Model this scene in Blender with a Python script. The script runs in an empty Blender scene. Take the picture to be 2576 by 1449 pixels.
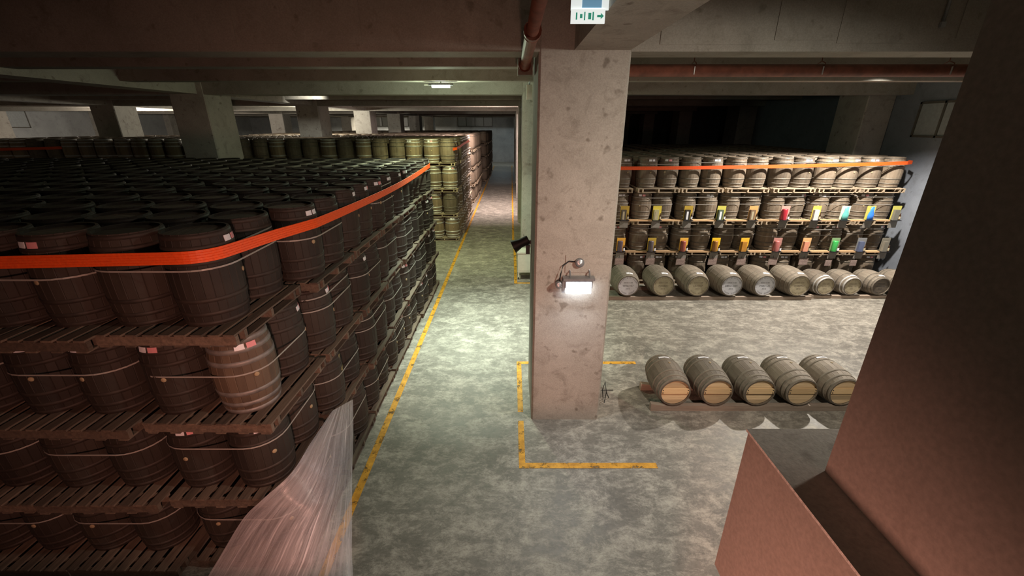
import bpy, bmesh, math, random
from mathutils import Vector, Matrix
random.seed(7)
C = bpy.context.scene.collection
SC = bpy.context.scene
R = math.radians
PI = math.pi

# ------------------------------------------------------------------ camera, world, lights, exposure
cam_d = bpy.data.cameras.new('camera'); cam = bpy.data.objects.new('camera', cam_d); C.objects.link(cam)
CH = 4.9; FPX = 1050.0; PITCH = math.atan(410/FPX)
cam.location = (0, 0, CH); cam.rotation_euler = (PI/2-PITCH, 0, 0)
cam_d.sensor_width = 36; cam_d.lens = FPX/2576*36; cam_d.shift_x = 2/2576
cam_d.clip_start = .05; cam_d.clip_end = 300
SC.camera = cam
SC.view_settings.view_transform = 'Standard'; SC.view_settings.look = 'None'
SC.view_settings.gamma = 1; SC.view_settings.use_curve_mapping = False
SC.view_settings.exposure = 0.0
w = bpy.data.worlds.new('world'); SC.world = w; w.use_nodes = True
w.node_tree.nodes['Background'].inputs[0].default_value = (.8, .75, .7, 1)
w.node_tree.nodes['Background'].inputs[1].default_value = .004
def light(name, kind, loc, target, power, color, **kw):
    d = bpy.data.lights.new(name, kind); o = bpy.data.objects.new(name, d); C.objects.link(o)
    o.location = loc; d.energy = power; d.color = color
    o.rotation_euler = (Vector(target)-Vector(loc)).to_track_quat('-Z', 'Y').to_euler()
    for k, v in kw.items(): setattr(d, k, v)
    return o
# warm lamp of the visitors' walkway, low behind the camera
light('walkway_lamp', 'SPOT', (.2, -1.0, 3.72), (-.6, 2.6, .7), 950, (1, .46, .34), spot_size=R(140), spot_blend=1.0, shadow_soft_size=.12)
# ceiling lamp of the first bay, above and right of the frame
light('near_bay_lamp', 'SPOT', (3.75, 2.36, 5.7), (2.6, 5.0, 1.2), 900, (1, .91, .78), spot_size=R(150), spot_blend=1.0, shadow_soft_size=.15)
# lamp over the aisle, up behind the beam
light('aisle_lamp', 'AREA', (-.75, 9.75, 6.3), (-.75, 9.3, 0), 135, (.84, 1, .88), shape='RECTANGLE', size=.6, size_y=.2, spread=R(62))
light('cross_aisle_lamp', 'SPOT', (-2.6, 15.5, 6.2), (-2.7, 17.4, 2.0), 900, (.92, 1, .5), spot_size=R(112), spot_blend=.8, shadow_soft_size=.15)
light('back_left_lamp', 'AREA', (-16, 56.5, 6.2), (-16, 58, 0), 900, (1, .92, .75), shape='RECTANGLE', size=1.2, size_y=.2)
# lamp up between the beams in front of the right-hand stack
light('right_stack_lamp', 'SPOT', (9.2, 10.85, 6.14), (8.8, 11.2, 0), 3200, (1, .93, .84), shadow_soft_size=.1, spot_size=R(132), spot_blend=.5)
# lamps in the far bays, up between the beams
light('far_aisle_lamp', 'AREA', (-1.2, 25.5, 6.2), (-1.2, 25.5, 0), 1100, (1, .80, .76), shape='RECTANGLE', size=1.2, size_y=.2)
light('left_hall_lamp', 'POINT', (-24.6, 28.2, 5.65), (-24.6, 28, 0), 1500, (1, .88, .76), shadow_soft_size=.15)
light('mid_hall_lamp', 'POINT', (-11.9, 27.0, 5.65), (-11.9, 27, 0), 800, (1, .95, .8), shadow_soft_size=.15)
light('second_stack_lamp', 'SPOT', (-8.0, 18.6, 6.3), (-10.2, 22.3, 4.8), 260, (1, .97, .86), spot_size=R(70), spot_blend=.8, shadow_soft_size=.15)
light('back_hall_lamp', 'AREA', (-1.2, 56.5, 6.2), (-1.2, 56.5, 0), 110, (.8, .95, 1), shape='RECTANGLE', size=1.2, size_y=.2)

def project(x, y, z):
    c, s = math.cos(PITCH), math.sin(PITCH); d = CH-z; dep = y*c+d*s
    if dep < .2: return (0, 0, dep)
    return 1286+FPX*x/dep, 724.5+FPX*(d*c-y*s)/dep, dep

# ------------------------------------------------------------------ materials
def nt(name):
    m = bpy.data.materials.new(name); m.use_nodes = True
    n = m.node_tree; b = n.nodes['Principled BSDF']
    return m, n, b
def nd(n, t, **kw):
    x = n.nodes.new(t)
    for k, v in kw.items(): setattr(x, k, v)
    return x
def ramp(n, pts):
    r = nd(n, 'ShaderNodeValToRGB'); e = r.color_ramp.elements
    while len(e) < len(pts): e.new(.5)
    for i, (p, c) in enumerate(pts):
        e[i].position = p; e[i].color = (*c, 1) if len(c) == 3 else c
    return r
def noise(n, vec, scale, detail=6, rough=.6, dist=0.):
    x = nd(n, 'ShaderNodeTexNoise'); x.inputs['Scale'].default_value = scale
    x.inputs['Detail'].default_value = detail; x.inputs['Roughness'].default_value = rough
    x.inputs['Distortion'].default_value = dist
    if vec: n.links.new(vec, x.inputs['Vector'])
    return x
def mixc(n, fac, a, b, blend='MIX'):
    x = nd(n, 'ShaderNodeMix', data_type='RGBA', blend_type=blend)
    def put(sock, v):
        if hasattr(v, 'is_output'): n.links.new(v, sock)
        elif isinstance(v, (int, float)): sock.default_value = v
        else: sock.default_value = (*v, 1)
    put(x.inputs[0], fac); put(x.inputs[6], a); put(x.inputs[7], b)
    return x.outputs[2]
def objvec(n, rnd=True):
    tc = nd(n, 'ShaderNodeTexCoord')
    if not rnd: return tc.outputs['Object']
    oi = nd(n, 'ShaderNodeObjectInfo')
    ml = nd(n, 'ShaderNodeMath', operation='MULTIPLY'); n.links.new(oi.outputs['Random'], ml.inputs[0]); ml.inputs[1].default_value = 37
    ad = nd(n, 'ShaderNodeVectorMath', operation='ADD'); n.links.new(tc.outputs['Object'], ad.inputs[0]); n.links.new(ml.outputs[0], ad.inputs[1])
    return ad.outputs[0]
def bump(n, b, h, strength, dist):
    x = nd(n, 'ShaderNodeBump'); x.inputs['Strength'].default_value = strength; x.inputs['Distance'].default_value = dist
    n.links.new(h, x.inputs['Height']); n.links.new(x.outputs[0], b.inputs['Normal'])
def concrete(name, c1, c2, stain, rough=.85, s=.7, stain_amt=.5, spots=.5, bmp=.25):
    m, n, b = nt(name); v = objvec(n, False)
    a = noise(n, v, s, 9, .65, .4); r = ramp(n, [(.32, c1), (.68, c2)]); n.links.new(a.outputs['Fac'], r.inputs[0])
    a2 = noise(n, v, s*3.1, 7, .7, .8); r2 = ramp(n, [(.52, (0, 0, 0)), (.72, (stain_amt,)*3)]); n.links.new(a2.outputs['Fac'], r2.inputs[0])
    col = mixc(n, r2.outputs[0], r.outputs[0], stain)
    a4 = noise(n, v, 5.5, 2, .5); r4 = ramp(n, [(.66, (0, 0, 0)), (.74, (spots,)*3)]); n.links.new(a4.outputs['Fac'], r4.inputs[0])
    col = mixc(n, r4.outputs[0], col, stain)
    a3 = noise(n, v, 60, 3, .6); r3 = ramp(n, [(.3, (.85,)*3), (.7, (1.1,)*3)]); n.links.new(a3.outputs['Fac'], r3.inputs[0])
    col = mixc(n, 1., col, r3.outputs[0], 'MULTIPLY')
    n.links.new(col, b.inputs['Base Color']); b.inputs['Roughness'].default_value = rough
    bump(n, b, a3.outputs['Fac'], bmp, .01)
    return m
def floor_mat():
    m, n, b = nt('worn concrete floor'); v = objvec(n, False)
    mp = nd(n, 'ShaderNodeMapping'); n.links.new(v, mp.inputs[0]); mp.inputs['Scale'].default_value = (.8, 1.25, 1)
    a = noise(n, mp.outputs[0], .35, 8, .62, .1); r = ramp(n, [(.3, (.115, .103, .085)), (.7, (.26, .238, .2))]); n.links.new(a.outputs['Fac'], r.inputs[0])
    a2 = noise(n, mp.outputs[0], 2.7, 15, .85, .3); r2 = ramp(n, [(.46, (0, 0, 0)), (.585, (.9,)*3)]); n.links.new(a2.outputs['Fac'], r2.inputs[0])
    col = mixc(n, r2.outputs[0], r.outputs[0], (.43, .395, .33))
    a3 = noise(n, mp.outputs[0], 9.0, 12, .88, .2); r3 = ramp(n, [(.47, (0, 0, 0)), (.62, (.7,)*3)]); n.links.new(a3.outputs['Fac'], r3.inputs[0])
    col = mixc(n, r3.outputs[0], col, (.088, .08, .066))
    n.links.new(col, b.inputs['Base Color'])
    rr = ramp(n, [(.35, (.42,)*3), (.65, (.7,)*3)]); n.links.new(a2.outputs['Fac'], rr.inputs[0]); n.links.new(rr.outputs[0], b.inputs['Roughness'])
    bump(n, b, a3.outputs['Fac'], .12, .02)
    return m
def cask_wood(name, dark, lite, dust, dust_amt, staves=24):
    m, n, b = nt(name)
    tc = nd(n, 'ShaderNodeTexCoord'); sp = nd(n, 'ShaderNodeSeparateXYZ'); n.links.new(tc.outputs['Object'], sp.inputs[0])
    at = nd(n, 'ShaderNodeMath', operation='ARCTAN2'); n.links.new(sp.outputs[1], at.inputs[0]); n.links.new(sp.outputs[0], at.inputs[1])
    ml = nd(n, 'ShaderNodeMath', operation='MULTIPLY_ADD'); n.links.new(at.outputs[0], ml.inputs[0]); ml.inputs[1].default_value = staves/(2*PI); ml.inputs[2].default_value = staves
    fl = nd(n, 'ShaderNodeMath', operation='FLOOR'); n.links.new(ml.outputs[0], fl.inputs[0])
    oi = nd(n, 'ShaderNodeObjectInfo'); ad = nd(n, 'ShaderNodeMath', operation='ADD'); n.links.new(fl.outputs[0], ad.inputs[0]); n.links.new(oi.outputs['Random'], ad.inputs[1])
    wn = nd(n, 'ShaderNodeTexWhiteNoise', noise_dimensions='1D'); n.links.new(ad.outputs[0], wn.inputs['W'])
    v = objvec(n)
    mp = nd(n, 'ShaderNodeMapping'); n.links.new(v, mp.inputs[0]); mp.inputs['Scale'].default_value = (14, 14, 1.2)
    g = noise(n, mp.outputs[0], 2.2, 6, .7)
    mx = nd(n, 'ShaderNodeMath', operation='ADD'); n.links.new(wn.outputs[0], mx.inputs[0]); n.links.new(g.outputs['Fac'], mx.inputs[1])
    hf = nd(n, 'ShaderNodeMath', operation='MULTIPLY'); n.links.new(mx.outputs[0], hf.inputs[0]); hf.inputs[1].default_value = .5
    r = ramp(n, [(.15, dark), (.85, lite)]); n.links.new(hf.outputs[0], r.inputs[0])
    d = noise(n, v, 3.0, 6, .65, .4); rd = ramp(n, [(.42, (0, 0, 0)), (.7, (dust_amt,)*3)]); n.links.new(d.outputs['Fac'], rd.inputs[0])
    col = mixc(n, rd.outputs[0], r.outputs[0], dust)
    vr = nd(n, 'ShaderNodeMapRange'); n.links.new(oi.outputs['Random'], vr.inputs[0]); vr.inputs[3].default_value = .72; vr.inputs[4].default_value = 1.25
    cm = nd(n, 'ShaderNodeVectorMath', operation='SCALE'); n.links.new(col, cm.inputs[0]); n.links.new(vr.outputs[0], cm.inputs['Scale'])
    n.links.new(cm.outputs[0], b.inputs['Base Color']); b.inputs['Roughness'].default_value = .72
    bump(n, b, g.outputs['Fac'], .35, .006)
    return m
def wood(name, c1, c2, rough=.8, axis=1, sc=16):
    m, n, b = nt(name); v = objvec(n)
    mp = nd(n, 'ShaderNodeMapping'); n.links.new(v, mp.inputs[0]); s = [sc, sc, sc]; s[axis] = 1.3; mp.inputs['Scale'].default_value = s
    g = noise(n, mp.outputs[0], 1.6, 7, .7, .3); r = ramp(n, [(.3, c1), (.7, c2)]); n.links.new(g.outputs['Fac'], r.inputs[0])
    oi = nd(n, 'ShaderNodeObjectInfo')
    vr = nd(n, 'ShaderNodeMapRange'); n.links.new(oi.outputs['Random'], vr.inputs[0]); vr.inputs[3].default_value = .65; vr.inputs[4].default_value = 1.3
    cm = nd(n, 'ShaderNodeVectorMath', operation='SCALE'); n.links.new(r.outputs[0], cm.inputs[0]); n.links.new(vr.outputs[0], cm.inputs['Scale'])
    n.links.new(cm.outputs[0], b.inputs['Base Color']); b.inputs['Roughness'].default_value = rough
    bump(n, b, g.outputs['Fac'], .3, .004)
    return m
def plain(name, c, rough=.6, metal=0., var=.15, sc=12):
    m, n, b = nt(name); v = objvec(n); g = noise(n, v, sc, 5, .6)
    r = ramp(n, [(.3, tuple(x*(1-var) for x in c)), (.7, tuple(min(1, x*(1+var)) for x in c))]); n.links.new(g.outputs['Fac'], r.inputs[0])
    n.links.new(r.outputs[0], b.inputs['Base Color']); b.inputs['Roughness'].default_value = rough; b.inputs['Metallic'].default_value = metal
    return m
def emit(name, c, s):
    m, n, b = nt(name); b.inputs['Base Color'].default_value = (*c, 1)
    b.inputs['Emission Color'].default_value = (*c, 1); b.inputs['Emission Strength'].default_value = s
    return m
def paint_line():
    m, n, b = nt('worn yellow floor paint'); v = objvec(n, False)
    g = noise(n, v, 5, 8, .75); r = ramp(n, [(.38, (0, 0, 0)), (.47, (1, 1, 1))]); n.links.new(g.outputs['Fac'], r.inputs[0])
    g2 = noise(n, v, 9, 4, .6); c = ramp(n, [(.3, (.42, .19, .01)), (.7, (.72, .36, .03))]); n.links.new(g2.outputs['Fac'], c.inputs[0])
    n.links.new(c.outputs[0], b.inputs['Base Color']); b.inputs['Roughness'].default_value = .6; n.links.new(r.outputs[0], b.inputs['Alpha'])
    return m
def film_mat():
    m, n, b = nt('clear stretch film'); out = n.nodes['Material Output']
    b.inputs['Base Color'].default_value = (.75, .72, .75, 1); b.inputs['Roughness'].default_value = .2; b.inputs['Specular IOR Level'].default_value = 1.0
    tc = nd(n, 'ShaderNodeTexCoord'); mp = nd(n, 'ShaderNodeMapping'); n.links.new(tc.outputs['UV'], mp.inputs[0]); mp.inputs['Scale'].default_value = (17, 1.5, 1)
    g = noise(n, mp.outputs[0], 1.5, 6, .7, .6); bump(n, b, g.outputs['Fac'], .9, .02)
    r = ramp(n, [(.38, (.26,)*3), (.56, (.42,)*3), (.7, (.9,)*3)]); n.links.new(g.outputs['Fac'], r.inputs[0])
    t = nd(n, 'ShaderNodeBsdfTransparent'); x = nd(n, 'ShaderNodeMixShader'); n.links.new(r.outputs[0], x.inputs[0])
    n.links.new(t.outputs[0], x.inputs[1]); n.links.new(b.outputs[0], x.inputs[2]); n.links.new(x.outputs[0], out.inputs[0])
    return m
M = dict(
    conc=concrete('hall concrete', (.25, .235, .2), (.36, .335, .29), (.13, .115, .085)),
    col=concrete('column concrete', (.34, .315, .275), (.46, .43, .38), (.17, .145, .115), s=.9, stain_amt=.6, spots=.75),
    wall=concrete('grey wall plaster', (.3, .31, .31), (.4, .41, .41), (.2, .2, .19)),
    wallR=concrete('blue grey wall paint', (.17, .185, .215), (.23, .25, .285), (.12, .125, .135)),
    rimlight=plain('cask chime painted rim light', (.11, .088, .066), .75, var=.25),  # light catching the cask rims, put into a paler chime colour
    jamb=concrete('painted parapet concrete', (.215, .18, .155), (.25, .21, .18), (.15, .115, .085), s=1.2, stain_amt=.2, spots=.12, bmp=.04),
    ledge=concrete('ledge top cement', (.36, .33, .30), (.46, .42, .38), (.2, .17, .14), s=2.5),
    floor=floor_mat(), line=paint_line(),
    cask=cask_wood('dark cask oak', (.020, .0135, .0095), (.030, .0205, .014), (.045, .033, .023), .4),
    caskR=cask_wood('dusty cask oak', (.09, .065, .042), (.19, .14, .095), (.24, .2, .15), .55),
    caskL=cask_wood('grey dusty cask oak', (.14, .112, .084), (.225, .185, .14), (.28, .24, .185), .6),
    caskB=cask_wood('pale cask oak', (.13, .09, .055), (.25, .175, .105), (.28, .22, .15), .4),
    caskC=cask_wood('worn brown cask oak', (.06, .04, .026), (.115, .08, .052), (.14, .105, .07), .5),
    hoopC=plain('dull galvanised hoop', (.2, .185, .17), .5, .2, .3),
    hoopD=plain('dust covered hoop', (.19, .16, .12), .75, 0, .2),
    head=wood('cask head boards', (.09, .072, .055), (.18, .145, .11), axis=0),
    headT=wood('tan head boards', (.48, .34, .19), (.68, .51, .31), axis=0, sc=22),
    batten=wood('fresh batten pine', (.6, .4, .2), (.75, .54, .3), axis=0, sc=22),
    headW=plain('white painted head', (.62, .62, .66), .6, var=.08),
    headS=plain('sanded head oak', (.42, .36, .24), .7, var=.15),
    hoop=plain('rusty hoop iron', (.036, .026, .02), .65, .1, .3),
    hoopL=plain('galvanised hoop', (.5, .48, .45), .45, .25, .2),
    hoopM=plain('dusty hoop iron', (.16, .135, .105), .6, .3, .3),
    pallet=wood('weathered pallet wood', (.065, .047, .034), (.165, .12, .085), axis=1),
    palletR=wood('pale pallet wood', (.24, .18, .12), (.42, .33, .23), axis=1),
    rail=wood('grey rail timber', (.22, .165, .125), (.38, .3, .235), axis=0),
    plank=wood('new plank wood', (.42, .25, .12), (.58, .37, .19), axis=0),
    orange=plain('orange strap webbing', (.85, .1, .012), .55, var=.12, sc=40),
    band=plain('grey strapping', (.34, .32, .29), .35, .1, .1),
    white=plain('white sticker paper', (.78, .78, .82), .5, var=.06),
    pink=plain('pink sticker paper', (.72, .30, .32), .5, var=.06),
    bung=plain('bung wood', (.34, .26, .15), .7),
    rust=plain('rust red pipe', (.19, .065, .04), .55, .1, .35, 6),
    black=plain('black painted metal', (.018, .018, .02), .45, .3),
    steel=plain('grey lamp casing', (.34, .36, .38), .35, .6),
    dkplate=plain('dark mounting plate', (.19, .17, .145), .6),
    cart=plain('cream cart enamel', (.66, .66, .56), .4, var=.06),
    ink=plain('black stencil ink', (.035, .035, .04), .7), ink2=plain('faded stencil ink', (.12, .09, .06), .8),
    chalk=plain('yellow chalk', (.5, .4, .16), .9),
    plaque=plain('brown plaque', (.24, .17, .15), .5), plaque_t=plain('plaque lettering', (.42, .33, .29), .6),
    frame=plain('window frame metal', (.1, .09, .075), .5), pane=plain('dusty window pane', (.33, .35, .35), .25, var=.1),
    glass=plain('bottle glass', (.05, .025, .012), .1),
    film=film_mat(), glowW=emit('lit cool lens', (.85, .93, 1), 15), glowG=emit('lit tube diffuser', (.85, 1, .88), 26),
    sign=emit('lit sign face', (.85, .92, .9), .75), signg=emit('sign green', (.04, .3, .2), .6), signb=emit('sign blue', (.2, .42, .6), .5),
)

# ------------------------------------------------------------------ mesh helpers
class MB:
    def __init__(s): s.v = []; s.f = []; s.mi = []; s.sm = []; s.uv = None
    def add(s, vs, fs, mi=0, smooth=False):
        o = len(s.v); s.v += [tuple(x) for x in vs]
        for f in fs: s.f.append([i+o for i in f]); s.mi.append(mi); s.sm.append(smooth)
        return s
    def box(s, a, b, mi=0, mx=None):
        (x0, y0, z0), (x1, y1, z1) = a, b
        vs = [Vector(p) for p in ((x0,y0,z0),(x1,y0,z0),(x1,y1,z0),(x0,y1,z0),(x0,y0,z1),(x1,y0,z1),(x1,y1,z1),(x0,y1,z1))]
        if mx: vs = [mx @ p for p in vs]
        return s.add(vs, [(0,3,2,1),(4,5,6,7),(0,1,5,4),(1,2,6,5),(2,3,7,6),(3,0,4,7)], mi)
    def prism(s, poly, z0, z1, mi=0, mx=None):
        n = len(poly); vs = [Vector((x, y, z0)) for x, y in poly]+[Vector((x, y, z1)) for x, y in poly]
        if mx: vs = [mx @ p for p in vs]
        return s.add(vs, [tuple(range(n))[::-1], tuple(range(n, 2*n))]+[(i, (i+1) % n, n+(i+1) % n, n+i) for i in range(n)], mi)
    def tube(s, pts, r, n=10, mi=0, closed=False):
        pts = [Vector(p) for p in pts]; k = len(pts); rings = []
        for i, p in enumerate(pts):
            if closed: t = (pts[(i+1) % k]-pts[i-1]).normalized()
            else: t = (pts[min(i+1, k-1)]-pts[max(i-1, 0)]).normalized()
            u = t.cross(Vector((0, 0, 1)) if abs(t.z) < .9 else Vector((1, 0, 0))).normalized(); q = t.cross(u)
            rr = r[i] if isinstance(r, (list, tuple)) else r
            rings.append([p+(u*math.cos(2*PI*j/n)+q*math.sin(2*PI*j/n))*rr for j in range(n)])
        vs = [v for g in rings for v in g]; fs = []
        for i in range(k if closed else k-1):
            for j in range(n):
                a = i*n; b = ((i+1) % k)*n; fs.append((a+j, a+(j+1) % n, b+(j+1) % n, b+j))
        if not closed: fs += [tuple(range(n)), tuple(range((k-1)*n, k*n))[::-1]]
        return s.add(vs, fs, mi, True)
    def lathe(s, prof, n=24, mi=0, smooth=True, mx=None, cap=True):
        vs = []; fs = []
        for r, z in prof:
            vs += [Vector((r*math.cos(2*PI*j/n), r*math.sin(2*PI*j/n), z)) for j in range(n)]
        if mx: vs = [mx @ p for p in vs]
        for i in range(len(prof)-1):
            for j in range(n): fs.append((i*n+j, i*n+(j+1) % n, (i+1)*n+(j+1) % n, (i+1)*n+j))
        if cap: fs += [tuple(range(n))[::-1], tuple(range((len(prof)-1)*n, len(prof)*n))]
        return s.add(vs, fs, mi, smooth)
    def mesh(s, name, mats):
        me = bpy.data.meshes.new(name); me.from_pydata(s.v, [], s.f)
        for m in (mats if isinstance(mats, (list, tuple)) else [mats]): me.materials.append(M[m] if isinstance(m, str) else m)
        me.polygons.foreach_set('material_index', s.mi); me.polygons.foreach_set('use_smooth', s.sm)
        if s.uv:
            l = me.uv_layers.new(name='UVMap')
            for lp in me.loops: l.data[lp.index].uv = s.uv[lp.vertex_index]
        me.update(); return me
    def build(s, name, mats, parent=None, loc=(0, 0, 0)):
        return link(name, s.mesh(name, mats), parent, loc)
def link(name, me, parent=None, loc=(0, 0, 0), rot=None):
    o = bpy.data.objects.new(name, me); C.objects.link(o); o.location = loc
    if rot: o.rotation_euler = rot
    if parent: o.parent = parent
    return o
def tag(o, label, cat, group=None):
    o['label'] = label; o['category'] = cat
    if group: o['group'] = group
    return o
def thing(name, label, cat, loc=(0, 0, 0), rot=None, group=None):
    return tag(link(name, None, None, loc, rot), label, cat, group)
def struct(name, mb, mats, parent=None):
    o = mb.build(name, mats, parent)
    if not parent: o['kind'] = 'structure'
    return o
ORD = ['first','second','third','fourth','fifth','sixth','seventh','eighth','ninth','tenth','eleventh','twelfth','thirteenth','fourteenth','fifteenth','sixteenth','seventeenth','eighteenth','nineteenth','twentieth','twenty-first','twenty-second','twenty-third','twenty-fourth','twenty-fifth','twenty-sixth','twenty-seventh','twenty-eighth']
TIER = ['bottom', 'second', 'third', 'top']
_tc = {}
def text_geo(st, size):
    if (st, size) in _tc: return _tc[st, size]
    cu = bpy.data.curves.new('t', 'FONT'); cu.body = st; cu.size = size; cu.align_x = 'CENTER'; cu.align_y = 'CENTER'; cu.resolution_u = 2
    o = bpy.data.objects.new('t', cu); C.objects.link(o)
    dg = bpy.context.evaluated_depsgraph_get(); me = bpy.data.meshes.new_from_object(o.evaluated_get(dg))
    g = ([tuple(v.co)[:2] for v in me.vertices], [tuple(p.vertices) for p in me.polygons])
    bpy.data.objects.remove(o); bpy.data.curves.remove(cu); bpy.data.meshes.remove(me)
    _tc[st, size] = g; return g
def put_text(mb, st, size, fn, mi=0):
    v, f = text_geo(st, size); mb.add([fn(x, y) for x, y in v], f, mi)
def ring_text(mb, st, size, rad, mid, step, top=True):      # letters around a disc in the local XY plane
    n = len(st)
    for i, ch in enumerate(st):
        if ch == ' ': continue
        a = mid+(-(i-(n-1)/2)*step if top else (i-(n-1)/2)*step)
        rot = a-PI/2 if top else a+PI/2
        cx, cy = rad*math.cos(a), rad*math.sin(a); cr, sr = math.cos(rot), math.sin(rot)
        put_text(mb, ch, size, lambda x, y: (cx+x*cr-y*sr, cy+x*sr+y*cr, 0))
CODES = ['W061107', 'F040801', 'L070307', 'J080212001', 'W061120', 'W080901', 'S070112', 'N081120', 'R090214', 'P090401']
def head_text(i, r):
    mb = MB()
    ring_text(mb, 'WHISKY DISTILLERY', r*.2, r*.84, PI/2, .165)
    ring_text(mb, 'YUAN SHAN', r*.2, r*.84, -PI/2, .2, False)
    for sgn in (-1, 1): put_text(mb, '*', r*.25, lambda x, y: (x+sgn*r*.82, y-r*.22, 0))
    put_text(mb, 'KING CAR', r*.19, lambda x, y: (x, y+r*.3, 0))
    put_text(mb, CODES[i], r*.27, lambda x, y: (x, y-.02*r, 0))
    put_text(mb, '2015', r*.22, lambda x, y: (x, y-r*.34, 0))
    return mb
HEADTXT = [head_text(i, .27 if i < 6 else .215) for i in range(10)]
_ = text_geo('4/11', .1); _ = text_geo('FX.5', .07)

# ------------------------------------------------------------------ setting
YB, XL, XR, YF, ZC = 62.0, -36.0, 12.45, -4.0, 6.5; GYL = 15.5
floor = struct('floor', MB().box((XL-.3, YF, -.2), (XR+.3, YB+.3, 0)), 'floor')
struct('ceiling', MB().box((XL-.3, YF, ZC), (XR+.3, YB+.3, ZC+.3)), 'conc')
wb = struct('wall_back', MB().box((XL, YB, 0), (XR, YB+.3, ZC)), 'wall')
wl = struct('wall_left', MB().box((XL-.3, YF, 0), (XL, YB, ZC)), 'wall')
wr = struct('wall_right', MB().box((XR, YF, 0), (XR+.3, YB, ZC)), 'wallR')
struct('wall_partition', MB().box((.5, GYL, 0), (.8, YB, 5.9)), 'wall')
struct('wall_front', MB().box((XL, YF-.3, 0), (XR, YF, ZC)), 'wall')
# yellow lane paint on the floor
def stripe(x0, y0, x1, y1):
    MB().box((x0, y0, .0), (x1, y1, .004)).build('yellow_line', 'line', floor)
stripe(-2.25, 3.2, -2.14, 56)
stripe(.04, 18.6, .14, 56)
stripe(.1, 12.95, .2, 18.6); stripe(.2, 12.95, 2.6, 13.05)
stripe(.12, 4.95, .22, 6.05); stripe(.12, 6.3, .22, 7.95)
stripe(.22, 4.95, 2.25, 5.06); stripe(.12, 7.95, 2.75, 8.05)
# columns
BAY = 8.1; GY = [6.09+BAY*i for i in range(7)]
COLS = []
def column(x0, x1, y0, mat='col'):
    COLS.append((x0, x1, y0, y0+1.35))
    mb = MB(); b = .03; y1 = y0+1.35
    poly = [(x0+b, y0), (x1-b, y0), (x1, y0+b), (x1, y1-b), (x1-b, y1), (x0+b, y1), (x0, y1-b), (x0, y0+b)]
    mb.prism(poly, 0, ZC); o = mb.build('concrete_column', mat); o['kind'] = 'structure'; return o
for y in GY: column(.355, 1.55, y)
for y in GY[1:]: column(-10.6, -9.5, y); column(-20.7, -19.5, y)
for y in GY: column(11.55, XR, y+.6)
for y in GY[1:6]: column(XL, XL+.6, y)
# beams: across the hall (main on the column grid, two lighter ones per bay) and along the column lines
def beam(a, b, mat='conc'):
    o = MB().box(a, b).build('ceiling_beam', mat); o['kind'] = 'structure'; return o
for y in [GY[0]-BAY]+GY:
    beam((XL, y+.015, 5.78), (XR, y+.52, ZC))
    for k in (2.71, 5.41): beam((XL, y+k, 5.92), (XR, y+k+.4, ZC))
for x0, x1 in ((.81, 1.53), (-10.4, -9.7), (-20.45, -19.75)): beam((x0, YF, 5.795), (x1, YB, ZC), 'col')
# formwork panels left in relief on the first beam's face
for x0, x1, dz in ((1.9, 3.3, .0), (3.35, 4.1, .12), (4.15, 5.6, .03), (5.65, 6.3, .16), (6.35, 8.2, .02), (-3.4, -1.9, .02), (-1.85, -.2, .0), (-7, -3.5, .0)):
    MB().box((x0, 6.093, 5.86+dz*.4), (x1, 6.107, ZC)).build('formwork_panel', 'conc', bpy.data.objects['ceiling_beam.003'])
# windows high on the walls
def window(n, origin, ux, w, h, panes, out):
    # origin = lower corner on the wall plane, ux = direction along the wall, out = towards the room
    o = link('window_%d' % n, None, None, origin); o['kind'] = 'structure'
    mx = Matrix.Identity(3); ux = Vector(ux); out = Vector(out); uz = Vector((0, 0, 1))
    T = Matrix(((ux.x, out.x, 0, 0), (ux.y, out.y, 0, 0), (0, 0, 1, 0), (0, 0, 0, 1)))
    fm = MB()
    for a, b in (((0, 0, 0), (w, .06, .06)), ((0, 0, h-.06), (w, .06, h)), ((0, 0, 0), (.06, .06, h)), ((w-.06, 0, 0), (w, .06, h))): fm.box(a, b, 0, T)
    pw = w/panes
    for i in range(1, panes): fm.box((i*pw-.03, 0, 0), (i*pw+.03, .06, h), 0, T)
    fm.build('window_frame', 'frame', o)
    for i in range(panes): MB().box((i*pw+.02, .01, .03), ((i+1)*pw-.02, .03, h-.03), 0, T).build('pane', 'pane', o)
window(1, (-7.4, YB, 4.7), (1, 0, 0), 4.8, 1.25, 4, (0, -1, 0))
window(2, (XL, 25.5, 4.7), (0, 1, 0), 8.0, 1.3, 5, (1, 0, 0))
window(3, (XR, 12.2, 4.55), (0, 1, 0), 1.6, 1.0, 2, (-1, 0, 0))
window(4, (-19, YB, 4.7), (1, 0, 0), 4.8, 1.25, 4, (0, -1, 0))
# opening the photographer looks through: ledge block and right-hand jamb
pb = struct('wall_parapet', MB().box((.92, -1.2, 3.05), (1.07, 1.305, 3.79)), 'jamb')
MB().prism([(.915, -1.2), (1.071, -1.2), (1.071, 1.101), (1.9, 1.101), (1.9, 1.312), (.915, 1.312)], 3.79, 3.8).build('ledge_cap', 'ledge', pb)
struct('wall_parapet_front', MB().box((1.07, 1.1, 3.05), (1.9, 1.305, 3.789)), 'jamb')
struct('wall_light_block', MB().box((-5, .7, 1.6), (-.6, .85, 2.2)).box((-.6, .7, 1.6), (.915, .85, 2.78)), 'jamb')  # unseen stepped wall, added and shaped to keep walkway lamp off the near floor
struct('wall_jamb', MB().box((1.07, -1.2, 3.05), (1.9, 1.1, ZC)), 'jamb')

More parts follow.
